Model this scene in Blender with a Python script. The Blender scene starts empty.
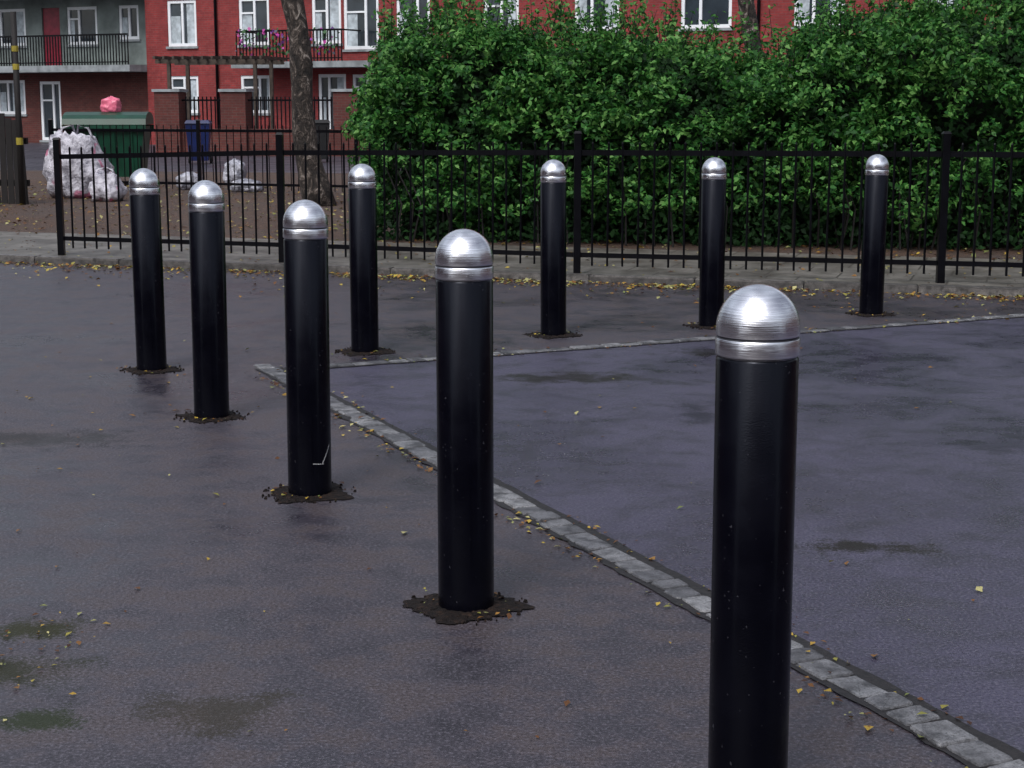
import bpy, math, random, bmesh
import numpy as np
from mathutils import Vector, Matrix, noise as mnoise
random.seed(7); rng=np.random.default_rng(7)
S=bpy.context.scene
R=math.radians

# ---------------------------------------------------------------- materials
class NT:
    def __init__(s,name):
        s.m=bpy.data.materials.new(name); s.m.use_nodes=True
        s.t=s.m.node_tree; s.n=s.t.nodes; s.l=s.t.links
        s.b=s.n['Principled BSDF']; s.out=s.n['Material Output']
    def node(s,t,**k):
        n=s.n.new(t)
        for a,v in k.items(): setattr(n,a,v)
        return n
    def coord(s,kind='Object',scale=(1,1,1)):
        c=s.node('ShaderNodeTexCoord'); m=s.node('ShaderNodeMapping')
        m.inputs['Scale'].default_value=scale
        s.l.new(c.outputs[kind],m.inputs['Vector']); return m.outputs[0]
    def noise(s,vec,scale,detail=4,rough=.55,dist=0):
        n=s.node('ShaderNodeTexNoise'); n.inputs['Scale'].default_value=scale
        n.inputs['Detail'].default_value=detail; n.inputs['Roughness'].default_value=rough
        n.inputs['Distortion'].default_value=dist
        s.l.new(vec,n.inputs['Vector']); return n.outputs['Fac']
    def ramp(s,fac,stops):
        r=s.node('ShaderNodeValToRGB'); e=r.color_ramp.elements
        while len(e)<len(stops): e.new(.5)
        for i,(p,c) in enumerate(stops):
            e[i].position=p
            e[i].color=(c,c,c,1) if isinstance(c,(int,float)) else (*c,1)
        s.l.new(fac,r.inputs[0]); return r.outputs[0]
    def mix(s,fac,a,b,mode='MIX'):
        m=s.node('ShaderNodeMix',data_type='RGBA',blend_type=mode)
        for sock,v in ((m.inputs['Factor'],fac),(m.inputs[6],a),(m.inputs[7],b)):
            if isinstance(v,bpy.types.NodeSocket): s.l.new(v,sock)
            elif isinstance(v,(int,float)): sock.default_value=v
            else: sock.default_value=(*v,1)
        return m.outputs[2]
    def math(s,op,a,b=0,clamp=False):
        m=s.node('ShaderNodeMath',operation=op,use_clamp=clamp)
        for i,v in enumerate((a,b)):
            if isinstance(v,bpy.types.NodeSocket): s.l.new(v,m.inputs[i])
            else: m.inputs[i].default_value=v
        return m.outputs[0]
    def set(s,**k):
        for a,v in k.items():
            sock=s.b.inputs[a.replace('_',' ')]
            if isinstance(v,bpy.types.NodeSocket): s.l.new(v,sock)
            elif isinstance(v,tuple): sock.default_value=(*v,1)
            else: sock.default_value=v
    def bump(s,h,strength=.3,dist=.01):
        b=s.node('ShaderNodeBump'); b.inputs['Distance'].default_value=dist
        if isinstance(strength,bpy.types.NodeSocket): s.l.new(strength,b.inputs['Strength'])
        else: b.inputs['Strength'].default_value=strength
        s.l.new(h,b.inputs['Height']); s.l.new(b.outputs[0],s.b.inputs['Normal'])

def simple(name,col,rough=.6,metal=0,var=.25,scale=6,spec=.5,bump=0):
    t=NT(name); v=t.coord()
    f=t.noise(v,scale,3)
    c=t.mix(t.ramp(f,[(.3,0.0),(.7,1.0)]),tuple(x*(1-var) for x in col),tuple(min(1,x*(1+var)) for x in col))
    t.set(Base_Color=c,Roughness=rough,Metallic=metal)
    t.b.inputs['Specular IOR Level'].default_value=spec
    if bump: t.bump(f,bump,.01)
    return t.m

def asphalt(name,c1,c2,stains=(),rlo=.26,rhi=.55,warm=None):
    t=NT(name); v=t.coord()
    big=t.noise(v,.8,4,.68,.5); med=t.noise(v,4.6,4,.72); fine=t.noise(v,95,2,.8)
    base=t.mix(t.ramp(big,[(.40,0.),(.58,1.)]),c1,c2)
    if warm: base=t.mix(t.ramp(med,[(.45,.0),(.6,.6)]),base,warm)
    base=t.mix(t.ramp(med,[(.34,.75),(.54,0.)]),base,tuple(x*.42 for x in c1))
    base=t.mix(t.ramp(fine,[(.52,0.),(.68,.6)]),base,(.15,.14,.17))
    base=t.mix(t.ramp(fine,[(.33,.7),(.47,0.)]),base,(.010,.009,.013))
    rough=t.ramp(big,[(.38,rlo),(.56,rhi)])
    rough=t.mix(t.ramp(med,[(.42,.0),(.62,.6)]),rough,(rhi,)*3)
    spec=t.ramp(med,[(.4,.55),(.6,.35)])
    bs=t.ramp(big,[(.36,.2),(.6,.45)])
    for (x,y,rx,ry,col,amt) in stains:
        m=t.node('ShaderNodeMapping',vector_type='POINT')
        m.inputs['Location'].default_value=(-x/rx,-y/ry,0); m.inputs['Scale'].default_value=(1/rx,1/ry,0)
        c=t.node('ShaderNodeTexCoord'); t.l.new(c.outputs['Object'],m.inputs[0])
        ln=t.node('ShaderNodeVectorMath',operation='LENGTH'); t.l.new(m.outputs[0],ln.inputs[0])
        d=t.math('ADD',ln.outputs['Value'],t.math('MULTIPLY',t.math('SUBTRACT',med,.5),3.4))
        d=t.math('ADD',d,t.math('MULTIPLY',t.math('SUBTRACT',fine,.5),1.6))
        mask=t.ramp(d,[(.4,amt),(1.2,0.)])
        base=t.mix(mask,base,col)
        spec=t.mix(mask,spec,(.16,)*3)
    t.set(Base_Color=base,Roughness=rough)
    t.l.new(spec,t.b.inputs['Specular IOR Level'])
    t.bump(fine,bs,.006)
    return t.m

OLIVE=(.012,.010,.005)
M_road=asphalt('asphalt_road',(.040,.037,.062),(.062,.057,.093),
   stains=[(1.19,5.47,.26,.10,OLIVE,.9),(.35,8.97,.55,.2,OLIVE,.85),(1.3,9.9,.4,.16,OLIVE,.7),(.9,7.9,.14,.3,(.012,.012,.02),.6),(2.3,7.2,.6,.22,(.02,.02,.03),.5)],rlo=.2,rhi=.44)
M_pave=asphalt('asphalt_footway',(.036,.031,.043),(.060,.052,.065),warm=(.066,.050,.047),
   stains=[(-1.36,4.57,.16,.11,(.022,.022,.005),.95),(-1.34,4.22,.24,.14,(.020,.020,.007),.95),(-.75,3.9,.25,.16,(.032,.026,.014),.7),(-2.3,7.3,.7,.25,OLIVE,.6),(-.45,7.6,.45,.2,(.02,.016,.014),.6),(-1.15,3.85,.14,.09,(.018,.026,.006),.85)],rlo=.24,rhi=.5)
M_ground=asphalt('asphalt_ground',(.035,.032,.045),(.055,.05,.065))

t=NT('powder_coated_black'); v=t.coord()
f=t.noise(v,7,3,.6); g=t.noise(v,300,1)
c=t.mix(t.ramp(f,[(.45,0.),(.8,.5)]),(.0012,.0012,.003),(.004,.004,.008))
sp=t.noise(v,120,1,.3); c=t.mix(t.ramp(sp,[(.76,0.),(.8,.25)]),c,(.12,.12,.14))
t.set(Base_Color=c,Roughness=t.ramp(f,[(.3,.16),(.7,.28)])); t.bump(g,.10,.002); t.b.inputs['Specular IOR Level'].default_value=.2
t.b.inputs['Specular Tint'].default_value=(.8,.85,1,1)
M_black=t.m

t=NT('brushed_stainless'); v=t.coord(scale=(3,3,420)); f=t.noise(v,1.4,3,.7); v2=t.coord(); g=t.noise(v2,14,3)
t.set(Base_Color=t.mix(t.ramp(f,[(.35,0.),(.60,1.)]),(.70,.70,.74),(.98,.98,1.0)),Metallic=1.0,
      Roughness=t.ramp(g,[(.3,.13),(.7,.28)])); t.bump(f,.45,.0012)
M_steel=t.m
M_groove=simple('cap_groove',(.06,.06,.07),.5,.6)
M_scuff=simple('scuff_paint',(.4,.4,.4),.7,0,.4,60)

t=NT('soil'); v=t.coord(); f=t.noise(v,34,5,.7)
c=t.ramp(f,[(.3,(.003,.002,.002)),(.52,(.010,.006,.005)),(.74,(.05,.028,.018))])
t.set(Base_Color=c,Roughness=.8); t.bump(f,.9,.02); t.b.inputs['Specular IOR Level'].default_value=.25; M_soil=t.m

t=NT('leaf_litter_ground'); v=t.coord(); f=t.noise(v,24,5,.75); g=t.noise(v,1.2,4)
c=t.ramp(f,[(.3,(.015,.010,.008)),(.5,(.07,.04,.028)),(.66,(.16,.09,.055)),(.8,(.25,.16,.06))])
c=t.mix(t.ramp(g,[(.4,0.),(.65,.5)]),c,(.06,.052,.05))
t.set(Base_Color=c,Roughness=.85); t.bump(f,.8,.03); M_litter=t.m

t=NT('paving_slabs'); v=t.coord()
br=t.node('ShaderNodeTexBrick'); br.inputs['Scale'].default_value=1
br.inputs['Brick Width'].default_value=.6; br.inputs['Row Height'].default_value=.45; br.inputs['Mortar Size'].default_value=.008
br.inputs['Color1'].default_value=(.14,.13,.115,1); br.inputs['Color2'].default_value=(.19,.175,.155,1); br.inputs['Mortar'].default_value=(.04,.035,.03,1)
t.l.new(v,br.inputs['Vector'])
f=t.noise(v,3,5,.7)
c=t.mix(t.ramp(f,[(.38,.85),(.62,0.)]),br.outputs['Color'],(.045,.038,.03))
t.set(Base_Color=c,Roughness=.55); M_slab=t.m

def stone(name,a,b):
    t=NT(name); v=t.coord(); f=t.noise(v,13,4,.7); g=t.noise(v,150,2)
    geo=t.node('ShaderNodeNewGeometry')
    c=t.mix(geo.outputs['Random Per Island'],a,b)
    c=t.mix(t.ramp(f,[(.36,.9),(.62,0.)]),c,tuple(x*.3 for x in a))
    c=t.mix(t.ramp(g,[(.3,.7),(.52,0.)]),c,(.05,.05,.05))
    t.set(Base_Color=c,Roughness=.5); t.bump(t.math('ADD',f,t.math('MULTIPLY',g,.3)),.6,.012); return t.m
M_sett=stone('granite_setts',(.10,.10,.112),(.29,.29,.30))
M_kerb=stone('kerb_stone',(.09,.082,.078),(.19,.175,.165))
M_grout=simple('grout_dirt',(.012,.010,.010),.6,0,.6,50,bump=.5)

def leafmat(name,stops,trans=.35,rough=.5,nscale=1.6):
    t=NT(name); geo=t.node('ShaderNodeNewGeometry'); v=t.coord()
    f=t.noise(v,nscale,2)
    x=t.math('ADD',t.math('MULTIPLY',geo.outputs['Random Per Island'],.6),t.math('MULTIPLY',f,.4))
    c=t.ramp(x,stops); t.set(Base_Color=c,Roughness=rough); t.b.inputs['Specular IOR Level'].default_value=.3
    tr=t.node('ShaderNodeBsdfTranslucent'); t.l.new(c,tr.inputs[0])
    ms=t.node('ShaderNodeMixShader'); ms.inputs[0].default_value=trans
    t.l.new(t.b.outputs[0],ms.inputs[1]); t.l.new(tr.outputs[0],ms.inputs[2]); t.l.new(ms.outputs[0],t.out.inputs[0])
    return t.m
M_leaf=leafmat('hedge_leaves',[(.2,(.008,.050,.010)),(.42,(.026,.120,.020)),(.62,(.070,.22,.040)),(.8,(.17,.36,.09))],rough=.55)
M_leaf_shade=leafmat('hedge_shaded_leaves',[(.15,(.005,.022,.006)),(.6,(.012,.052,.010)),(.9,(.025,.09,.018))],rough=.7,trans=.15)  # darker copy of the hedge leaves, interior shade put into the colour
M_leaf2=leafmat('tree_leaves',[(.15,(.012,.04,.010)),(.5,(.04,.10,.02)),(.9,(.10,.18,.03))])
M_fall=leafmat('fallen_leaf',[(.2,(.05,.02,.01)),(.38,(.14,.06,.02)),(.49,(.28,.14,.035)),(.58,(.50,.36,.05)),(.68,(.14,.17,.05)),(.8,(.5,.45,.2))],.1)
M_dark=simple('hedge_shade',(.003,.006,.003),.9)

t=NT('bark'); v=t.coord(scale=(1,1,.6)); f=t.noise(v,9,5,.75,1); g=t.noise(v,28,3,.7)
c=t.ramp(f,[(.38,(.010,.008,.007)),(.52,(.035,.026,.021)),(.59,(.12,.095,.08)),(.68,(.42,.37,.33))])
t.set(Base_Color=c,Roughness=.85); t.bump(t.math('ADD',f,g),.9,.04); M_bark=t.m

def brickmat(name,a,b,mort):
    t=NT(name); c0=t.node('ShaderNodeTexCoord')
    sx=t.node('ShaderNodeSeparateXYZ'); t.l.new(c0.outputs['Object'],sx.inputs[0])
    cx=t.node('ShaderNodeCombineXYZ')
    t.l.new(t.math('ADD',sx.outputs[0],sx.outputs[1]),cx.inputs[0]); t.l.new(sx.outputs[2],cx.inputs[1])
    br=t.node('ShaderNodeTexBrick'); br.inputs['Scale'].default_value=1
    br.inputs['Brick Width'].default_value=.225; br.inputs['Row Height'].default_value=.075; br.inputs['Mortar Size'].default_value=.008
    for k,col in (('Color1',a),('Color2',b),('Mortar',mort)): br.inputs[k].default_value=(*col,1)
    t.l.new(cx.outputs[0],br.inputs['Vector'])
    v=t.coord(); f=t.noise(v,.9,5,.7); g=t.noise(v,7,3,.7)
    c=t.mix(t.ramp(f,[(.35,.65),(.65,0.)]),br.outputs['Color'],tuple(x*.35 for x in a))
    c=t.mix(t.ramp(g,[(.3,.5),(.55,0.)]),c,tuple(x*.4 for x in a))
    t.set(Base_Color=c,Roughness=.85); return t.m
M_brick=brickmat('red_brick',(.36,.042,.040),(.22,.022,.022),(.20,.08,.08))
M_brick2=brickmat('brown_brick',(.15,.032,.025),(.09,.022,.018),(.11,.07,.06))
M_render=simple('grey_render',(.17,.20,.19),.8,0,.35,1.5)
M_conc=simple('concrete',(.24,.26,.27),.8,0,.35,3)
M_white=simple('white_frame_paint',(.80,.82,.84),.4,0,.06,3)
M_curt=simple('net_curtain',(.42,.47,.5),.8,0,.35,5)
M_glass=simple('window_glass',(.03,.04,.05),.08,0,.4,1.2,spec=.8)
M_rail=simple('railing_black_paint',(.0025,.0025,.004),.3,0,.4,9,spec=.2)
M_reddoor=simple('red_door_paint',(.22,.012,.03),.4)
M_wood=simple('weathered_timber',(.06,.045,.035),.8,0,.4,8)
M_tdark=simple('dark_timber',(.008,.006,.006),.75,0,.4,8)
M_yel=simple('yellow_band',(.30,.24,.03),.5)
M_green=simple('bin_green_plastic',(.003,.045,.024),.4,0,.3,4)
M_blue=simple('bin_blue_plastic',(.004,.012,.075),.4,0,.2,4)
M_rubber=simple('rubber',(.008,.008,.009),.7)
M_pink=simple('pink_bag',(.8,.16,.25),.35,0,.4,9)
M_roof=simple('roof_tiles',(.06,.045,.04),.8,0,.3,8)
M_flower=leafmat('flowers',[(.15,(.02,.08,.02)),(.5,(.03,.10,.03)),(.62,(.16,.03,.25)),(.75,(.5,.05,.3)),(.9,(.5,.45,.5))],.1)
t=NT('woven_sack'); v=t.coord(); f=t.noise(v,1.7,3,.6,.6); g=t.noise(v,7,4,.65)
c=t.mix(t.ramp(g,[(.38,.8),(.58,0.)]),(.60,.58,.64),(.14,.13,.16))
c=t.mix(t.ramp(f,[(.56,0.),(.6,.8)]),c,(.50,.10,.20))
t.set(Base_Color=c,Roughness=.5); t.bump(g,.9,.08); M_sack=t.m
t=NT('white_bag'); v=t.coord(); g=t.noise(v,8,4); t.set(Base_Color=t.ramp(g,[(.35,(.12,.12,.15)),(.62,(.5,.5,.56))]),Roughness=.4); t.bump(g,.8,.08); M_bag=t.m

# ---------------------------------------------------------------- mesh helpers
def mk(name,V,F,mats,parent=None,smooth=False,loc=None,rot=None):
    me=bpy.data.meshes.new(name); me.from_pydata([tuple(v) for v in V],[],[tuple(f) for f in F]); me.update()
    me.materials.append(mats)
    if smooth: me.polygons.foreach_set('use_smooth',[True]*len(me.polygons))
    o=bpy.data.objects.new(name,me); S.collection.objects.link(o)
    if parent: o.parent=parent
    if loc: o.location=loc
    if rot: o.rotation_euler=rot
    return o
def empty(name,loc=(0,0,0),rot=(0,0,0)):
    e=bpy.data.objects.new(name,None); e.empty_display_size=.2; e.location=loc; e.rotation_euler=rot
    S.collection.objects.link(e); return e
class MB:
    def __init__(s): s.V=[];s.F=[]
    def box(s,x0,x1,y0,y1,z0,z1,M=None,top=1.0):
        b=len(s.V); cx,cy=(x0+x1)/2,(y0+y1)/2
        P=[(x0,y0,z0),(x1,y0,z0),(x1,y1,z0),(x0,y1,z0)]+[(cx+(x-cx)*top,cy+(y-cy)*top,z1) for x,y in ((x0,y0),(x1,y0),(x1,y1),(x0,y1))]
        for p in P: s.V.append(tuple(M@Vector(p)) if M else p)
        s.F+=[(b,b+3,b+2,b+1),(b+4,b+5,b+6,b+7),(b,b+1,b+5,b+4),(b+1,b+2,b+6,b+5),(b+2,b+3,b+7,b+6),(b+3,b,b+4,b+7)]
    def beam(s,p,q,w,h=None):
        h=h or w; p=Vector(p);q=Vector(q); d=(q-p); d.normalize()
        up=Vector((0,0,1)) if abs(d.z)<.95 else Vector((0,1,0))
        r=d.cross(up).normalized(); u=r.cross(d)
        b=len(s.V)
        for base in (p,q):
            for a,c in ((-1,-1),(1,-1),(1,1),(-1,1)): s.V.append(tuple(base+r*a*w/2+u*c*h/2))
        s.F+=[(b,b+1,b+2,b+3),(b+7,b+6,b+5,b+4)]+[(b+i,b+4+i,b+4+(i+1)%4,b+(i+1)%4) for i in range(4)]
    def tube(s,pts,rad,n=8):
        b=len(s.V); pts=[Vector(p) for p in pts]
        for i,p in enumerate(pts):
            d=(pts[min(i+1,len(pts)-1)]-pts[max(i-1,0)]).normalized()
            ref=Vector((1,0,0)) if abs(d.x)<.9 else Vector((0,1,0))
            r=d.cross(ref).normalized(); u=r.cross(d)
            for k in range(n):
                a=2*math.pi*k/n; s.V.append(tuple(p+(r*math.cos(a)+u*math.sin(a))*rad[i]))
        for i in range(len(pts)-1):
            for k in range(n):
                s.F.append((b+i*n+k,b+i*n+(k+1)%n,b+(i+1)*n+(k+1)%n,b+(i+1)*n+k))
        s.F.append(tuple(b+k for k in range(n))[::-1]); s.F.append(tuple(b+(len(pts)-1)*n+k for k in range(n)))
    def make(s,name,mat,parent=None,smooth=False,**k): return mk(name,s.V,s.F,mat,parent,smooth,**k)

def lathe(prof,n=64):
    V=[];F=[]
    for r,z in prof:
        for k in range(n):
            a=2*math.pi*k/n; V.append((r*math.cos(a),r*math.sin(a),z))
    for i in range(len(prof)-1):
        for k in range(n): F.append((i*n+k,i*n+(k+1)%n,(i+1)*n+(k+1)%n,(i+1)*n+k))
    return V,F

def leaf_cloud(C,N,size,aspect=.55,fold=.18):
    n=len(C); N=N+rng.normal(0,.55,(n,3)); N/=np.linalg.norm(N,axis=1)[:,None]+1e-9
    T=rng.normal(0,1,(n,3)); T-=N*(T*N).sum(1)[:,None]; T/=np.linalg.norm(T,axis=1)[:,None]+1e-9
    B=np.cross(N,T); s=size[:,None]
    v0=C-T*s*.5; v2=C+T*s*.5; v1=C+B*s*aspect*.5+N*s*fold; v3=C-B*s*aspect*.5+N*s*fold
    V=np.stack([v0,v1,v2,v3],1).reshape(-1,3)
    return V,np.arange(4*n).reshape(-1,4)
def leafobj(name,V,F,mat,parent=None):
    me=bpy.data.meshes.new(name); n=len(F)
    me.vertices.add(len(V)); me.vertices.foreach_set('co',V.astype(np.float32).ravel())
    me.loops.add(4*n); me.loops.foreach_set('vertex_index',F.astype(np.int32).ravel())
    me.polygons.add(n); me.polygons.foreach_set('loop_start',np.arange(0,4*n,4,dtype=np.int32)); me.polygons.foreach_set('loop_total',np.full(n,4,dtype=np.int32))
    me.materials.append(mat); me.update(calc_edges=True); me.validate()
    o=bpy.data.objects.new(name,me); S.collection.objects.link(o)
    if parent: o.parent=parent
    return o

# ---------------------------------------------------------------- ground
mk('ground',[(-400,-200,-.004),(400,-200,-.004),(400,700,-.004),(-400,700,-.004)],[(0,1,2,3)],M_ground)
CO=Vector((-1.36,9.2)); D1=Vector((-.4035,.9150)).normalized(); D2=Vector((.899,.4386)).normalized()
K0=Vector((-4.87,15.62)); KD=Vector((8.866,-2.85)).normalized(); KN=Vector((-KD.y,KD.x))
def kp(s,o): p=K0+KD*s+KN*o; return (p.x,p.y)
PI=CO+D2*7.27
mk('footway',[(-14,-6,0),(*(CO-D1*17),0),(*CO,0),(*PI,0),(*kp(-14,0),0)],[(0,1,2,3,4)],M_pave)
mk('road',[(*(CO-D1*17),0),(22,-6,0),(*kp(22,0),0),(*PI,0),(*CO,0)],[(0,1,2,3,4)],M_road)

def strip(name,P,D,L,w=.125,side=1):
    e=empty(name); N=Vector((D.y,-D.x))*side
    n=int(L/.06); V=[];F=[]
    for i in range(n+1):
        s=L*i/n; p=P+D*s
        a_=p-N*(w/2+.006+random.uniform(0,.022)); b_=p+N*(w/2+.034+random.uniform(0,.010))
        V+=[(a_.x,a_.y,.004),(b_.x,b_.y,.004)]
        if i: F.append((2*i-2,2*i-1,2*i+1,2*i))
    mk('bedding',V,F,M_grout,e)
    m=MB(); s=0.0
    while s<L:
        l=random.uniform(.085,.16); ww=w*random.uniform(.84,1.04)
        c=P+D*(s+l/2)+N*random.uniform(-.006,.006)
        ang=math.atan2(D.y,D.x)+random.uniform(-.05,.05)
        Mx=Matrix.Translation((c.x,c.y,0))@Matrix.Rotation(ang,4,'Z')@Matrix.Rotation(random.uniform(-.04,.04),4,'X')
        h=random.uniform(.008,.015); hl=l/2-.003; hw=ww/2; b=len(m.V)
        rings=[(1,1,-.02),(1,1,h*.45),(.96,.95,h*.85),(.88,.86,h)]
        ca=random.uniform(.8,.95)
        jit=[(random.uniform(-.005,.005),random.uniform(-.005,.005)) for _ in range(8)]
        for fx,fy,z in rings:
            for k,(x,y) in enumerate(((-ca,-1),(ca,-1),(1,-ca),(1,ca),(ca,1),(-ca,1),(-1,ca),(-1,-ca))):
                m.V.append(tuple(Mx@Vector((x*hl*fx+jit[k][0],y*hw*fy+jit[k][1],z))))
        for r in range(3):
            for k in range(8): m.F.append((b+r*8+k,b+r*8+(k+1)%8,b+r*8+8+(k+1)%8,b+r*8+8+k))
        m.F.append(tuple(b+24+k for k in range(8)))
        s+=l+random.uniform(.0,.007)
    m.make('setts',M_sett,e)
    return e
strip('granite_sett_strip',CO-D1*13,D1,13.1,.108)
strip('granite_sett_strip',CO+D2*.10,D2,7.05,.085,-1)

e=empty('kerb'); m=MB()
s=-14
while s<24:
    l=.9; p=K0+KD*s; ang=math.atan2(KD.y,KD.x)
    Mx=Matrix.Translation((p.x,p.y,0))@Matrix.Rotation(ang,4,'Z')
    h=.066+random.uniform(-.004,.004)
    m.box(0,l-.008,0,.13,-.02,h*.8,Mx); m.box(0.004,l-.012,.006,.13,h*.8,h,Mx,top=.985); s+=l
m.make('kerb_stones',M_kerb,e)
m=MB(); ang=math.atan2(KD.y,KD.x)
m.box(-14,24,.132,2.6,-.02,.06)
m.make('pavement',M_slab,loc=(K0.x,K0.y,0),rot=(0,0,ang))
mk('planting_bed',[(*kp(-25,2.5),.05),(*kp(30,2.5),.05),(*kp(30,22),.05),(*kp(-25,16),.05)],[(0,1,2,3)],M_litter)

# ---------------------------------------------------------------- bollards
def bollard(x,y,lean=(0,0),scuff=False,h=1.137):
    e=empty('bollard',(x,y,0),(lean[0],lean[1],0)); r=.084; zb=h-.147
    V,F=lathe([(r,-.05),(r,zb-.004),(r-.003,zb)],64); mk('post',V,F,M_black,e,True)
    prof=[(r-.004,zb-.001),(r-.003,zb+.003),(r+.0015,zb+.005),(r+.002,zb+.008),(r+.002,zb+.036),(r+.0005,zb+.039)]
    V,F=lathe(prof,64); mk('cap_collar',V,F,M_steel,e,True)
    V,F=lathe([(r+.0005,zb+.039),(r-.002,zb+.0405),(r-.002,zb+.043),(r+.0005,zb+.0445)],64); mk('cap_groove',V,F,M_groove,e,True)
    pr=[(r+.0005,zb+.0445),(r+.001,zb+.048),(r+.001,zb+.058)]; z0=zb+.058; H=h-z0
    for i in range(1,17):
        a=math.pi/2*i/16; pr.append(((r+.001)*math.cos(a)+1e-5,z0+H*math.sin(a)))
    V,F=lathe(pr,64); mk('cap_dome',V,F,M_steel,e,True)
    n=72; V=[];F=[]; rr=random.uniform(.128,.15); ph=.42+random.uniform(-.2,.2)
    for ring,(f,z) in enumerate(((.35,.009),(.62,.006),(.85,.0045),(1.0,.0035))):
        for k in range(n):
            a=2*math.pi*k/n
            sq=min(1.36,1/max(abs(math.cos(a-ph)),abs(math.sin(a-ph))))
            q=rr*sq*(1+.10*mnoise.noise(Vector((math.cos(a)*2.2+x*3,math.sin(a)*2.2,y))))+.035*mnoise.noise(Vector((math.cos(a)*8,math.sin(a)*8+x,y)))
            rad=.08 if ring==0 else .08+(q-.08)*(f-.35)/.65
            V.append((rad*math.cos(a),rad*math.sin(a),z+(random.uniform(-.002,.003) if ring<3 else 0)))
    for i in range(3):
        for k in range(n): F.append((i*n+k,i*n+(k+1)%n,(i+1)*n+(k+1)%n,(i+1)*n+k))
    mk('base_soil',V,F,M_soil,e)
    m=MB()
    for i in range(80):
        a=random.uniform(0,6.28); q=random.uniform(.085,.19); s_=random.uniform(.002,.007)
        Mx=Matrix.Translation((q*math.cos(a),q*math.sin(a),.004))@Matrix.Rotation(random.uniform(0,3),4,'Z')
        m.box(-s_,s_,-s_*.7,s_*.7,-.004,s_*.8,Mx,top=.6)
    m.make('base_crumbs',M_soil,e)
    if scuff:
        for (a0,a1,z0_,z1_,wd) in ((-1.3,-.75,.135,.13,.003),(-.85,-.35,.13,.20,.009),(-2.6,-2.5,.3,.13,.003)):
            V=[];F=[];N_=24
            for i in range(N_+1):
                t_=i/N_; a=a0+(a1-a0)*t_; z=z0_+(z1_-z0_)*t_; w=wd*(.3+abs(math.sin(t_*17)))*.5
                for dz in (-w,w): V.append(((r+.0012)*math.cos(a),(r+.0012)*math.sin(a),z+dz))
                if i: F.append((2*i-2,2*i,2*i+1,2*i-1))
            mk('scuff_mark',V,F,M_scuff,e)
BOL=[(.502,3.325),(-.138,4.795),(-.785,6.25),(-1.45,7.83),(-2.045,9.25),(-.895,9.94),(.27,10.67),(1.35,11.1),(2.575,11.75)]
for i,(x,y) in enumerate(BOL):
    bollard(x,y,(random.uniform(-.005,.005),random.uniform(-.005,.005)),scuff=(i==2))

# ---------------------------------------------------------------- railings
def railing(name,posts,top,base=.06,ph=.16,pitch=.125,over=.09,pw=.016,postw=.06,bot=.16):
    e=empty(name); mp=MB();mr=MB();mb=MB()
    for i,(x,y) in enumerate(posts):
        mp.box(x-postw/2,x+postw/2,y-postw/2,y+postw/2,base-.03,top[i]+ph)
        mp.box(x-postw/2-.006,x+postw/2+.006,y-postw/2-.006,y+postw/2+.006,top[i]+ph,top[i]+ph+.02,top=.6)
    for i in range(len(posts)-1):
        p=Vector((*posts[i],0));q=Vector((*posts[i+1],0)); L=(q-p).length; d=(q-p)/L
        zt0,zt1=top[i],top[i+1]
        mr.beam(p+d*.03+Vector((0,0,zt0)),q-d*.03+Vector((0,0,zt1)),.012,.045)
        mr.beam(p+d*.03+Vector((0,0,base+bot)),q-d*.03+Vector((0,0,base+bot)),.012,.04)
        n=int(L/pitch)
        for k in range(1,n):
            s=L*k/n; zt=zt0+(zt1-zt0)*k/n; c=p+d*s; j=random.uniform(-.009,.009)
            mb.tube([(c.x,c.y,base+bot-.09),(c.x+j,c.y,zt+over-.012),(c.x+j,c.y,zt+over)],[pw/2,pw/2,pw/5],6)
    mp.make('posts',M_rail,e); mr.make('rails',M_rail,e); mb.make('pales',M_rail,e)
railing('metal_railing',[(-4.297,15.73),(-2.091,15.0),(.552,14.0),(3.456,13.27),(6.4,12.45),(9.4,11.6)],[.99,1.05,1.08,1.09,1.09,1.09],pw=.02)
railing('metal_railing',[(-7.6,27.5),(-5.0,26.6),(-2.4,25.7),(.2,24.8)],[1.05]*4,base=.05)

# ---------------------------------------------------------------- hedge
hx=[-1.7,-1.56,-1.35,-.87,-.34,.08,1.15,1.78,2.42,2.84,3.05,3.6,4.1,5.4,9]
hz=[1.1,1.6,2.2,2.38,2.44,2.26,2.26,2.16,1.98,1.98,2.26,2.42,2.52,2.6,2.6]
Hf=lambda x: float(np.interp(x,hx,hz))
Yf=lambda x: 16.75-.2*x
he=empty('hedge'); DP=2.1
Cs=[];Ns=[];Sz=[]
def clump(cx,cy,cz,r,n,s0=.04,s1=.085,updir=.5):
    d=rng.normal(0,1,(n,3)); d/=np.linalg.norm(d,axis=1)[:,None]
    rad=r*rng.uniform(.35,1,(n,1))**.5*np.array([[1.15,1,.7]])
    Cs.append(np.array([cx,cy,cz])+d*rad); N=d.copy(); N[:,2]+=updir; Ns.append(N); Sz.append(rng.uniform(s0,s1,n))
cnt=0
while cnt<900:
    x=random.uniform(-1.6,8.0); H=Hf(x); d=random.uniform(0,DP); z=random.uniform(.2,H-.1)
    front=.1+.4*max(0,(z/H-.72)/.28)**2+.6*mnoise.noise(Vector((x*.9,z*1.4,3)))+ (.3 if z<.9 else 0)
    if d<front: continue
    near_front=d<front+.3; near_top=z>H-.42
    if not(near_front or near_top or x<-1.3): continue
    if z<1.1 and random.random()<.4: continue
    gap=mnoise.noise(Vector((x*1.5,z*2.1,8)))
    if near_front and gap<-.16: continue
    clump(x,Yf(x)+d,z+.1*mnoise.noise(Vector((x*2,d*2,1))),random.uniform(.1,.27),random.randint(50,100)); cnt+=1
tw=MB()
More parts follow.
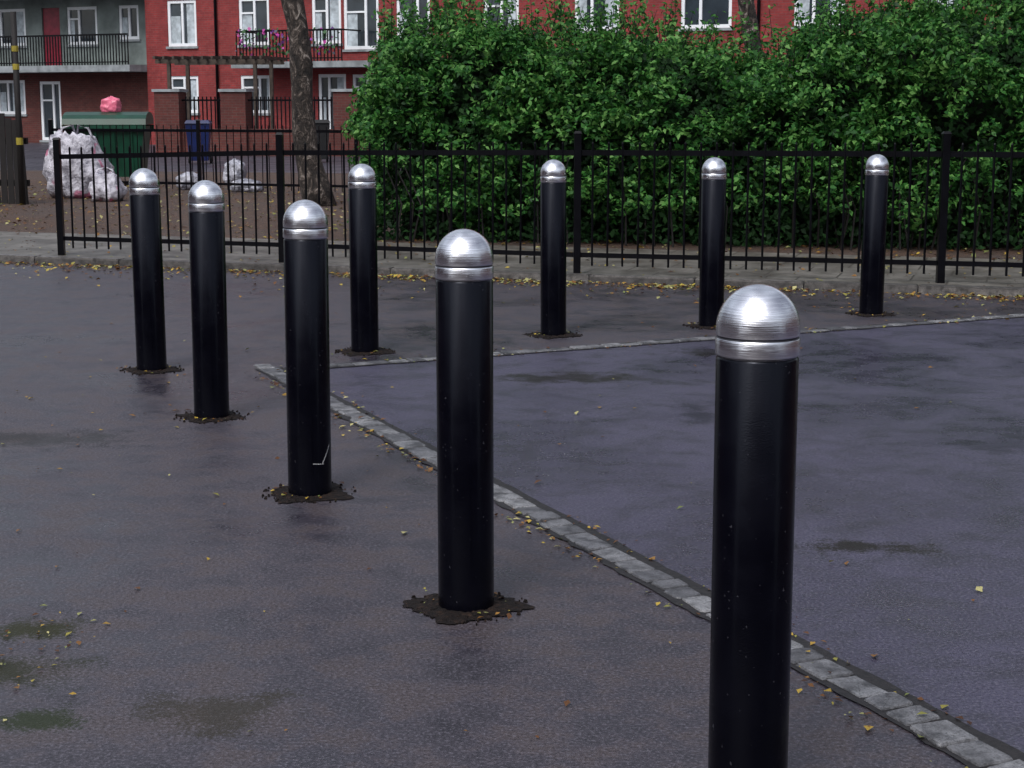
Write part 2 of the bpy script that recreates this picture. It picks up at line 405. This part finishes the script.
for i in range(520):
    x=random.uniform(-1.5,8.0); d=random.uniform(.25,1.7); H=Hf(x)-.14; L=random.uniform(.1,.45)*(1 if random.random()<.8 else 1.6)
    p0=Vector((x,Yf(x)+d,H)); p1=p0+Vector((random.uniform(-.14,.14),random.uniform(-.2,.06),L))
    tw.tube([p0,p1],[.005,.002],4)
    k=int(L/.017); t_=rng.uniform(0,1,k)[:,None]
    Cs.append(np.array(p0)+t_*np.array(p1-p0)+rng.normal(0,.035,(k,3))); Ns.append(np.tile([[0,-.3,.8]],(k,1))); Sz.append(rng.uniform(.04,.085,k))
for i in range(600):
    x=random.uniform(-1.5,8.0); z=random.uniform(.4,Hf(x)-.15); L=random.uniform(.1,.42)
    p0=Vector((x,Yf(x)+.2,z)); p1=p0+Vector((random.uniform(-.22,.22),-L,random.uniform(-.12,.25)))
    k=int(L/.012); t_=rng.uniform(0,1,k)[:,None]
    Cs.append(np.array(p0)+t_*np.array(p1-p0)+rng.normal(0,.03,(k,3))); Ns.append(np.tile([[0,-.4,.8]],(k,1))); Sz.append(rng.uniform(.04,.085,k))
for i in range(60):
    x=random.uniform(-1.4,8.0); y=Yf(x)+random.uniform(.25,.7)
    tw.tube([(x,y,.03),(x+random.uniform(-.1,.1),y+random.uniform(-.1,.1),.45),(x+random.uniform(-.25,.25),y+random.uniform(-.2,.2),1.0)],[.012,.010,.006],5)
V,F=leaf_cloud(np.concatenate(Cs),np.concatenate(Ns),np.concatenate(Sz)); leafobj('leaves',V,F,M_leaf,he)
tw.make('stems',M_tdark,he)
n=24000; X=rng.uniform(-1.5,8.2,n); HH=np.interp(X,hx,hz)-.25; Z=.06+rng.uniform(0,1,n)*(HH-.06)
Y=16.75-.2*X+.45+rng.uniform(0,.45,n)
V,F=leaf_cloud(np.column_stack([X,Y,Z]),np.tile([[0,-.8,.5]],(n,1)),rng.uniform(.06,.10,n)); leafobj('shaded_inner_leaves',V,F,M_leaf_shade,he)  # fill layer of dark-coloured leaves paints the shade inside the hedge
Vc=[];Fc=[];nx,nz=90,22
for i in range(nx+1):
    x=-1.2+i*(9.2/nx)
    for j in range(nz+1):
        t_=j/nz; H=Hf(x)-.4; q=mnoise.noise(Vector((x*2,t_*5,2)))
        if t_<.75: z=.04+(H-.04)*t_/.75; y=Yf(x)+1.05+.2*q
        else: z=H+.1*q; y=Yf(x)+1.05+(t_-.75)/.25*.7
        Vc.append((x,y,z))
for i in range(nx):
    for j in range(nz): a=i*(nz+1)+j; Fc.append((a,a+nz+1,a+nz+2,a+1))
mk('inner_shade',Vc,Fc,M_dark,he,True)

# ---------------------------------------------------------------- trees
def tree(x,y,r,lean,split=4.2,n=60,seed=1):
    rr=random.Random(seed); e=empty('tree',(x,y,0)); m=MB()
    pts=[];rad=[]
    for i in range(17):
        t_=i/16; pts.append((lean[0]*t_+.07*math.sin(t_*9+seed),lean[1]*t_+.04*math.cos(t_*7),.0+split*t_)); rad.append(r*(1.35-.35*min(1,t_*6))*(1-.3*t_)*(1+.08*rr.uniform(-1,1)))
    m.tube(pts,rad,14)
    tips=[]
    for b in range(7):
        a=b*0.9+rr.uniform(-.3,.3); L=rr.uniform(1.4,2.4)
        st=Vector(pts[rr.choice([12,13,14,15,16])]); mid=st+Vector((math.cos(a)*L*.5,math.sin(a)*L*.5,L*.6)); en=mid+Vector((math.cos(a)*L*.5,math.sin(a)*L*.5,L*.7))
        m.tube([st,mid,en],[r*.45,r*.28,r*.1],8); tips+=[mid,en]
        for c in range(3):
            k=mid.lerp(en,rr.random()); a2=a+rr.uniform(-1.2,1.2); e2=k+Vector((math.cos(a2),math.sin(a2),rr.uniform(.1,.9)))*rr.uniform(.5,1.1)
            m.tube([k,e2],[r*.13,r*.04],6); tips.append(e2)
    m.make('trunk_and_limbs',M_bark,e,True)
    C=[];N=[];Z=[]
    for i in range(n):
        c=np.array(rr.choice(tips))+np.array([rr.gauss(0,.45),rr.gauss(0,.45),rr.gauss(.1,.4)]); k=rr.randint(60,130)
        d=rng.normal(0,1,(k,3)); d/=np.linalg.norm(d,axis=1)[:,None]
        C.append(c+d*rr.uniform(.2,.45)*rng.uniform(.3,1,(k,1))); dd=d.copy(); dd[:,2]+=.5; N.append(dd); Z.append(rng.uniform(.05,.1,k))
    V,F=leaf_cloud(np.concatenate(C),np.concatenate(N),np.concatenate(Z)); leafobj('foliage',V,F,M_leaf2,e)
tree(-2.72,23.5,.18,(-.62,0.1),split=4.6,seed=3)
tree(3.7,25,.14,(-.35,0),split=5.2,seed=5)

# ---------------------------------------------------------------- fallen leaves
C=[];Z_=[]
def add(x,y,z=.006,k=1.0): C.append((x,y,z)); Z_.append(k)
for i in range(170): add(random.uniform(-5,5),random.uniform(2.4,15),k=.9)
for i in range(280): add(random.gauss(-2.4,1.4),random.uniform(3,10),k=random.uniform(.4,.9))
def along(P,D,L,n,off,sd,z=.007):
    N=Vector((D.y,-D.x))
    for i in range(n):
        s=random.uniform(0,L)
        if mnoise.noise(Vector((s*1.3,off,4)))<-.05 and random.random()<.75: continue
        p=P+D*s+N*random.gauss(off,sd); add(p.x,p.y,z,k=random.uniform(.5,1))
along(CO-D1*9,D1,9,620,-.10,.035); along(CO-D1*9,D1,9,160,.09,.02); along(CO-D1*9,D1,9,30,0,.05,.018)
along(CO,D2,7,260,-.08,.05); along(CO,D2,7,160,.07,.03)
for i in range(5200):
    s=random.uniform(-4,15); o=-abs(random.gauss(0,.2))-.015
    if mnoise.noise(Vector((s*.8,0,1)))<-.05 and random.random()<.55: continue
    x,y=kp(s,o); add(x,y,.008,1.35)
for i in range(1000): x,y=kp(random.uniform(-4,14),-abs(random.gauss(0,.7))); add(x,y,k=1.1)
for i in range(900): x,y=kp(random.uniform(-5,14),random.uniform(.1,2.6)); add(x,y,.068,1.1)
for i in range(6500): x,y=kp(random.uniform(-8,12),random.uniform(2.4,13)); add(x,y,.06,1.7)
for (x,y) in BOL:
    for i in range(24):
        a=random.uniform(0,6.28); q=random.uniform(.09,.2); add(x+q*math.cos(a),y+q*math.sin(a),.012,.65)
for i in range(60): add(random.gauss(-1.34,.10),random.gauss(4.4,.2),k=.6)
C=np.array(C); n=len(C); NN=np.tile([[0,0,2.6]],(n,1)); sz=np.clip(rng.gamma(5,.0055,n),.01,.045)*np.array(Z_)
V,F=leaf_cloud(C,NN,sz,.65,.12)
zmin=V.reshape(-1,4,3)[:,:,2].min(1); lift=np.maximum(0,(C[:,2]-.002)-zmin); V=V.reshape(-1,4,3); V[:,:,2]+=lift[:,None]; V=V.reshape(-1,3)
leafobj('fallen_leaves',V,F,M_fall)

# ---------------------------------------------------------------- buildings
al=math.atan(.5); BX,BY=-12.96,59.63
def wall(u0,u1,z0,z1,ops,y=0,rev=.12):
    us=sorted({u0,u1,*[o[0] for o in ops],*[o[1] for o in ops]}); zs=sorted({z0,z1,*[o[2] for o in ops],*[o[3] for o in ops]})
    V=[];F=[]
    def q(*p): b=len(V); V.extend(p); F.append((b,b+1,b+2,b+3))
    for i in range(len(us)-1):
        for j in range(len(zs)-1):
            cu=(us[i]+us[i+1])/2; cz=(zs[j]+zs[j+1])/2
            if any(o[0]<cu<o[1] and o[2]<cz<o[3] for o in ops): continue
            q((us[i],y,zs[j]),(us[i+1],y,zs[j]),(us[i+1],y,zs[j+1]),(us[i],y,zs[j+1]))
    for a,b_,c,d in [o[:4] for o in ops]:
        q((a,y,c),(a,y,d),(a,y+rev,d),(a,y+rev,c)); q((b_,y,c),(b_,y+rev,c),(b_,y+rev,d),(b_,y,d))
        q((a,y,d),(b_,y,d),(b_,y+rev,d),(a,y+rev,d)); q((a,y,c),(a,y+rev,c),(b_,y+rev,c),(b_,y,c))
    return V,F
def windows(e,ops,y=0):
    fr=MB();gl=MB();cu=MB();si=MB()
    for o in ops:
        a,b,c,d=o[:4]; kind=o[4] if len(o)>4 else 'w'
        if kind=='door': continue
        Y0,Y1=y+.03,y+.11; f=.105
        fr.box(a,a+f,Y0,Y1,c,d); fr.box(b-f,b,Y0,Y1,c,d); fr.box(a+f,b-f,Y0,Y1,c,c+f); fr.box(a+f,b-f,Y0,Y1,d-f,d)
        m_=a+(b-a)*random.choice((.5,.5,.38,.62)); fr.box(m_-.045,m_+.045,Y0+.003,Y1,c+f,d-f)
        zt=c+(d-c)*.68
        if random.random()<.6: fr.box(a+f,m_-.045,Y0+.003,Y1,zt-.03,zt+.03)
        gl.box(a+f,b-f,y+.085,y+.1,c+f,d-f)
        for k in range(2):
            if random.random()<.75:
                x0=a+f+.003 if k==0 else m_+.05; x1=m_-.05 if k==0 else b-f-.003
                ww=(x1-x0)*random.uniform(.3,1)
                if k: cu.box(x1-ww,x1,y+.078,y+.083,c+f+.003,d-f-.003)
                else: cu.box(x0,x0+ww,y+.078,y+.083,c+f+.003,zt-.035)
        si.box(a-.06,b+.06,y-.06,y+.028,c-.08,c-.002)
    fr.make('window_frames',M_white,e); gl.make('window_glass',M_glass,e); si.make('window_sills',M_conc,e)
    if cu.V: cu.make('curtains',M_curt,e)
W=empty('brick_apartment_building',(BX,BY,0),(0,0,-al))
ops=[]
for fl in range(4):
    zb=1.12 if fl==0 else 3.42+2.67*(fl-1)
    zt=zb+(1.28 if fl==0 else 1.58)
    for uc,w in ((1.6,1.25),(4.65,1.25),(10.9,1.25),(14.1,1.25),(17.4,1.5),(20.95,1.6),(24.4,1.5),(27.8,1.25),(31.5,1.5),(35,1.25)):
        lift=.25 if (fl and uc>16) else 0
        ops.append((uc-w/2,uc+w/2,zb+lift,zt+lift))
    if fl==0: ops+= [(7.2,8.3,.12,2.42),(8.55,9.7,1.12,2.4)]
    else: ops+= [(7.0,8.15,zb,zt),(8.25,9.6,zb-.2,zt)]
V,F=wall(0,38,-.02,11.8,ops); mk('walls',V,F,M_brick,W); windows(W,ops)
m=MB(); m.box(0,38,.3,9,-.02,11.75); m.make('rear_walls',M_brick,W)
mk('roof',[(-.3,-.4,11.8),(38.4,-.4,11.8),(38.4,9.4,11.8),(-.3,9.4,11.8),(0,4.5,14.4),(38,4.5,14.4)],[(0,1,5,4),(2,3,4,5),(0,4,3),(1,2,5),(0,3,2,1)],M_roof,W)
m=MB(); m.box(4.55,9.95,-1.25,-.004,2.62,2.82); m.box(17,19.5,-1.0,-.004,2.62,2.8)
m.make('balcony_slab',M_conc,W)
def brail(e,a,b,y,z0,h,side=True):
    m=MB(); m.beam((a,y,z0+h),(b,y,z0+h),.06); m.beam((a,y,z0+.1),(b,y,z0+.1),.04)
    k=int((b-a)/.13)
    for i in range(k+1): x=a+(b-a)*i/k; m.beam((x,y,z0),(x,y,z0+h),.032)
    if side:
        for x in (a,b): m.beam((x,y,z0+h),(x,-.02,z0+h),.05)
    m.make('balcony_railing',M_rail,e)
brail(W,4.75,8.9,-1.18,2.82,1.0)
cx=np.concatenate([rng.normal(c0,.28,60) for c0 in (5.1,6.2,6.9,8.3)])
Cf=np.column_stack([np.clip(cx,4.8,8.8),rng.uniform(-1.32,-1.0,240),2.95+rng.uniform(.1,.95,240)])
V,F=leaf_cloud(Cf,np.tile([[0,-1.,.5]],(240,1)),rng.uniform(.08,.18,240),.8); leafobj('balcony_flowers',V,F,M_flower,W)
m=MB()
for u in (3.1,12.4,22.6): m.tube([(u,-.08,0),(u,-.08,11.5)],[.05,.05],8)
m.make('drainpipes',M_rail,W,True)

L_=empty('rendered_apartment_building',(BX,BY,0),(0,0,-al))
opsU=[];opsG=[]
for fl in range(1,4):
    zf=2.82+2.67*(fl-1)
    opsU+=[(-4.0,-2.6,zf+.75,zf+2.1),(-7.3,-6.0,zf+.75,zf+2.1),(-1.6,-.7,zf+.9,zf+2.1),(-5.2,-4.35,zf+.02,zf+2.1,'door'),(-9.6,-8.2,zf+.75,zf+2.1),(-11.9,-11,zf+.02,zf+2.1,'door')]
opsG=[(-7.3,-5.9,1.05,2.3),(-5.2,-4.2,.1,2.25),(-9.6,-8.2,1.05,2.3)]
V,F=wall(-14,-.002,2.82,11.4,opsU,y=.5); mk('rendered_walls',V,F,M_render,L_); windows(L_,opsU,.5)
V,F=wall(-14,-.002,-.02,2.55,opsG,y=.2); mk('ground_floor_brick',V,F,M_brick2,L_); windows(L_,opsG,.2)
d=MB(); [d.box(o[0]+.02,o[1]-.02,.56,.6,o[2],o[3]-.01) for o in opsU if len(o)>4]; d.make('doors',M_reddoor,L_)
m=MB()
for fl in range(4): m.box(-14,-.005,-.95,.498,2.56+2.67*fl,2.79+2.67*fl)
m.make('deck_slabs',M_conc,L_)
m=MB(); m.box(-14,-.3,.75,9,-.02,11.35); m.make('rear_walls',M_render,L_)
for fl in range(3): brail(L_,-13.8,-.1,-.88,2.79+2.67*fl,1.05,False)
mk('roof',[(-14.3,-1.1,11.45),(-.31,-1.1,11.45),(-.31,9.3,11.45),(-14.3,9.3,11.45),(-14.3,-1.1,11.3),(-.31,-1.1,11.3),(-.31,9.3,11.3),(-14.3,9.3,11.3)],[(0,1,2,3),(7,6,5,4),(0,4,5,1),(1,5,6,2),(2,6,7,3),(3,7,4,0)],M_roof,L_)

# unseen terraces added behind and beside the viewer to darken reflections
def unseen_terrace(loc,rz,Lh,H=8.5):
    e=empty('unseen_brick_terrace',loc,(0,0,rz)); o=[]
    k=int(Lh/4)
    for i in range(k):
        for f in range(3): o.append((i*4+1.2,i*4+2.6,.9+2.7*f,2.3+2.7*f))
    V,F=wall(0,Lh,-.02,H,o); mk('walls',V,F,M_brick2,e); windows(e,o)
    m=MB(); m.box(0,Lh,.3,8,-.02,H-.05); m.make('rear_walls',M_brick2,e)
    mk('roof',[(-.3,-.4,H),(Lh+.3,-.4,H),(Lh+.3,8.4,H),(-.3,8.4,H),(0,4,H+2.3),(Lh,4,H+2.3)],[(0,1,5,4),(2,3,4,5),(0,4,3),(1,2,5),(0,3,2,1)],M_roof,e)
unseen_terrace((30,-17,0),math.pi,56)
unseen_terrace((-24,-12,0),math.pi/2,40)
unseen_terrace((27,26,0),-math.pi/2,36)

# garden wall with piers, railing and pergola
G=empty('garden_wall',(-10.1,47.5,0),(0,0,-.15)); m=MB()
for u in (0,1.95,5.2,8.5): m.box(u,u+.72,-.15,.5,-.02,1.78)
w=MB()
for a,b in ((.722,1.948),(2.672,5.198),(5.922,8.498)): w.box(a,b,0,.23,-.02,.75)
m.make('piers',M_brick2,G); w.make('low_wall',M_brick2,G)
c=MB(); [c.box(u-.05,u+.77,-.2,.55,1.782,1.86) for u in (0,1.95,5.2,8.5)]; c.make('coping',M_conc,G)
rl=MB()
for a,b in ((.72,1.95),(2.67,5.2),(5.92,8.5)):
    rl.beam((a,.11,1.55),(b,.11,1.55),.05); k=int((b-a)/.12)
    for i in range(1,k): x=a+(b-a)*i/k; rl.beam((x,.11,.752),(x,.11,1.65),.034)
rl.make('wall_railing',M_rail,G)
P=empty('pergola',(-10.2,49,0),(0,0,-.15)); m=MB()
for u in (0.2,2.8):
    for yy in (0,1.6): m.box(u-.05,u+.05,yy-.05,yy+.05,-.02,2.6)
for yy in (0,1.6): m.box(-.2,3.2,yy-.04,yy+.04,2.602,2.72)
for i in range(12): m.box(-.1+i*.29,-.04+i*.29,-.5,2.1,2.722,2.81)
m.make('timber_frame',M_wood,P)

# ---------------------------------------------------------------- bins, sacks, left fence
B=empty('wheeled_refuse_container',(-7.15,29.6,0),(0,0,.08))
body=MB()
body.V=[(-.58,-.4,.2),(.58,-.4,.2),(.58,.4,.2),(-.58,.4,.2),(-.68,-.5,1.08),(.68,-.5,1.08),(.68,.5,1.08),(-.68,.5,1.08)]
body.F=[(0,3,2,1),(4,5,6,7),(0,1,5,4),(1,2,6,5),(2,3,7,6),(3,0,4,7)]
body.box(-.72,.72,-.55,-.502,1.0,1.1); body.box(-.72,.72,.502,.55,1.0,1.1)
for x in (-.45,-.15,.15,.45): body.beam((x,-.41,.25),(x,-.5,1.0),.05,.03)
body.make('body',M_green,B)
V=[];F=[]
for i in range(9):
    a=math.pi*i/8; y=-.54*math.cos(a); z=1.11+.22*math.sin(a)**.8
    V+=[(-.72,y,z),(.72,y,z)]
    if i: F.append((2*i-2,2*i-1,2*i+1,2*i))
F+=[tuple(range(0,18,2))[::-1],tuple(range(1,18,2))]
mk('lid',V,F,M_green,B)
m=MB()
for x in (-.5,.5):
    for y in (-.33,.33): m.tube([(x-.03,y,.1),(x+.03,y,.1)],[.1,.1],14)
    m.beam((x,-.33,.1),(x,-.33,.22),.05); m.beam((x,.33,.1),(x,.33,.22),.05)
m.make('wheels',M_rubber,B)
def sack(name,x,y,z,sx,sy,sz,mat,seed,neck=False,sub=4,amp=.16,handles=False):
    bm=bmesh.new(); bmesh.ops.create_icosphere(bm,subdivisions=sub,radius=1)
    for v in bm.verts:
        p=v.co.copy(); q=Vector((p.x,p.y,p.z))
        k=max(abs(q.x),abs(q.y),abs(q.z)); q=q.lerp(q/k,.45)
        nz=mnoise.fractal(p*1.9+Vector((seed,0,0)),1,2,4)
        nr=1-abs(mnoise.noise(p*3.5+Vector((0,seed,0))))*2
        q*=1+amp*nz+.09*nr
        if handles:
            f=1-.28*max(0,q.z); q.x=q.x*f+.18*max(0,q.z)*math.sin(seed); q.y*=f
            if q.z>.7: q.z-=.35*(1-min(1,math.hypot(q.x,q.y)/.6))
        if neck and p.z>.75: q.x*=.45; q.y*=.45; q.z*=1.2
        if q.z<-.85: q.z=-.85
        v.co=Vector((q.x*sx,q.y*sy,(q.z+.85)*sz))
    me=bpy.data.meshes.new(name); bm.to_mesh(me); bm.free(); me.materials.append(mat)
    me.polygons.foreach_set('use_smooth',[True]*len(me.polygons))
    o=bpy.data.objects.new(name,me); o.location=(x,y,z); S.collection.objects.link(o)
    if handles:
        m=MB(); h=1.75*sz
        for sgn in (-1,1):
            m.tube([(sgn*sx*.6,-.05,h*.93),(sgn*sx*.45,-.08,h*1.12),(sgn*sx*.1,-.06,h*1.16),(sgn*sx*.0,0,h*.95)],[.018,.02,.018,.016],6)
        m.make('carry_straps',mat,o,True)
    return o
sack('rubbish_bag',-7.1,29.6,1.32,.17,.16,.13,M_pink,3,True)
sack('builders_sack',-6.68,25.6,.05,.44,.40,.54,M_sack,11,amp=.24,handles=True)
sack('builders_sack',-6.0,24.6,.05,.22,.22,.24,M_sack,5,amp=.3,handles=True)
sack('rubbish_bag',-5.4,27.9,.05,.22,.2,.14,M_bag,8,True)
sack('rubbish_bag',-4.35,27.2,.05,.24,.2,.10,M_bag,9,True)
sack('rubbish_bag',-4.9,29.4,.05,.18,.2,.22,M_bag,19,True)
def wheelie(x,y,mat,r):
    e=empty('wheelie_bin',(x,y,0),(0,0,r)); m=MB()
    m.V=[(-.22,-.24,.08),(.22,-.24,.08),(.22,.24,.08),(-.22,.24,.08),(-.29,-.34,.98),(.29,-.34,.98),(.29,.34,.98),(-.29,.34,.98)]
    m.F=[(0,3,2,1),(4,5,6,7),(0,1,5,4),(1,2,6,5),(2,3,7,6),(3,0,4,7)]
    m.box(-.31,.31,-.37,.37,.985,1.06,top=.85); m.beam((-.25,.42,1.0),(.25,.42,1.0),.035); m.make('body_and_lid',mat,e)
    k=MB(); [k.tube([(s-.025,.25,.1),(s+.025,.25,.1)],[.1,.1],12) for s in (-.26,.26)]; k.make('wheels',M_rubber,e)
wheelie(-7.7,41,M_blue,.1); wheelie(-4.9,42,M_rubber,.2)

T=empty('timber_fence'); m=MB(); m.beam((-9.5,24.6,.95),(-6.95,23.9,.95),.05,.09); m.beam((-9.5,24.6,.35),(-6.95,23.9,.35),.05,.09)
k=24
for i in range(k):
    x=-9.5+2.5*i/(k-1); y=24.55-.7*i/(k-1); h=1.25+random.uniform(-.1,.14); j=random.uniform(-.04,.04)
    m.beam((x,y,0.02),(x+j,y-.02,h),.085,.025)
m.make('pickets',M_tdark,T)
p=empty('banded_post',(-7.0,23.7,0)); m=MB(); m.tube([(0,0,0),(.0,0,2.75)],[.045,.04],10); m.make('shaft',M_tdark,p,True)
m=MB(); m.tube([(0,0,1.95),(0,0,2.03)],[.047,.047],10); m.tube([(0,0,2.2),(0,0,2.28)],[.047,.047],10); m.tube([(0,0,.9),(0,0,1.0)],[.049,.049],10); m.make('bands',M_yel,p)

# ---------------------------------------------------------------- light, sky, camera
el,az=R(50),R(205)
w=bpy.data.worlds.new('World'); S.world=w; w.use_nodes=True; nt=w.node_tree; nt.nodes.clear()
sky=nt.nodes.new('ShaderNodeTexSky'); sky.sky_type='NISHITA'; sky.sun_disc=False; sky.sun_elevation=el; sky.sun_rotation=az
sky.air_density=1.0; sky.dust_density=3.0; sky.ozone_density=1.0
hs=nt.nodes.new('ShaderNodeHueSaturation'); hs.inputs['Saturation'].default_value=.35
tc=nt.nodes.new('ShaderNodeTexCoord'); sx=nt.nodes.new('ShaderNodeSeparateXYZ'); nt.links.new(tc.outputs['Generated'],sx.inputs[0])
rp=nt.nodes.new('ShaderNodeValToRGB'); rp.color_ramp.elements[0].position=0; rp.color_ramp.elements[0].color=(.4,.4,.4,1)
rp.color_ramp.elements[1].position=.9; rp.color_ramp.elements[1].color=(1,1,1,1); nt.links.new(sx.outputs[2],rp.inputs[0])
no=nt.nodes.new('ShaderNodeTexNoise'); no.inputs['Scale'].default_value=2.2; no.inputs['Detail'].default_value=4; nt.links.new(tc.outputs['Generated'],no.inputs['Vector'])
r2=nt.nodes.new('ShaderNodeValToRGB'); r2.color_ramp.elements[0].position=.38; r2.color_ramp.elements[0].color=(.32,.32,.36,1)
r2.color_ramp.elements[1].position=.62; r2.color_ramp.elements[1].color=(1,1,1,1); nt.links.new(no.outputs['Fac'],r2.inputs[0])
def mul(a,b,k=None):
    m=nt.nodes.new('ShaderNodeVectorMath'); m.operation='MULTIPLY'; nt.links.new(a,m.inputs[0])
    if k: m.inputs[1].default_value=k
    else: nt.links.new(b,m.inputs[1])
    return m.outputs[0]
nt.links.new(sky.outputs[0],hs.inputs['Color'])
col=mul(mul(mul(hs.outputs[0],rp.outputs[0]),r2.outputs[0]),None,(2.2,2.25,2.3))
bg=nt.nodes.new('ShaderNodeBackground'); bg.inputs[1].default_value=.15
o=nt.nodes.new('ShaderNodeOutputWorld'); nt.links.new(col,bg.inputs[0]); nt.links.new(bg.outputs[0],o.inputs[0])
sl=bpy.data.lights.new('sun','SUN'); sl.energy=1.0; sl.angle=R(14); sl.color=(1,.97,.93)
so=bpy.data.objects.new('sun',sl); S.collection.objects.link(so)
d=Vector((math.sin(az)*math.cos(el),math.cos(az)*math.cos(el),math.sin(el)))
so.rotation_euler=d.to_track_quat('Z','Y').to_euler()
cam=bpy.data.cameras.new('camera'); cam.sensor_width=36; cam.lens=58.0; cam.clip_end=2000; cam.clip_start=.05
co=bpy.data.objects.new('camera',cam); S.collection.objects.link(co); co.location=(0,0,1.5); co.rotation_euler=(R(90-9.7),0,0)
S.camera=co
S.view_settings.view_transform='Standard'; S.view_settings.look='None'; S.view_settings.exposure=0; S.view_settings.gamma=1
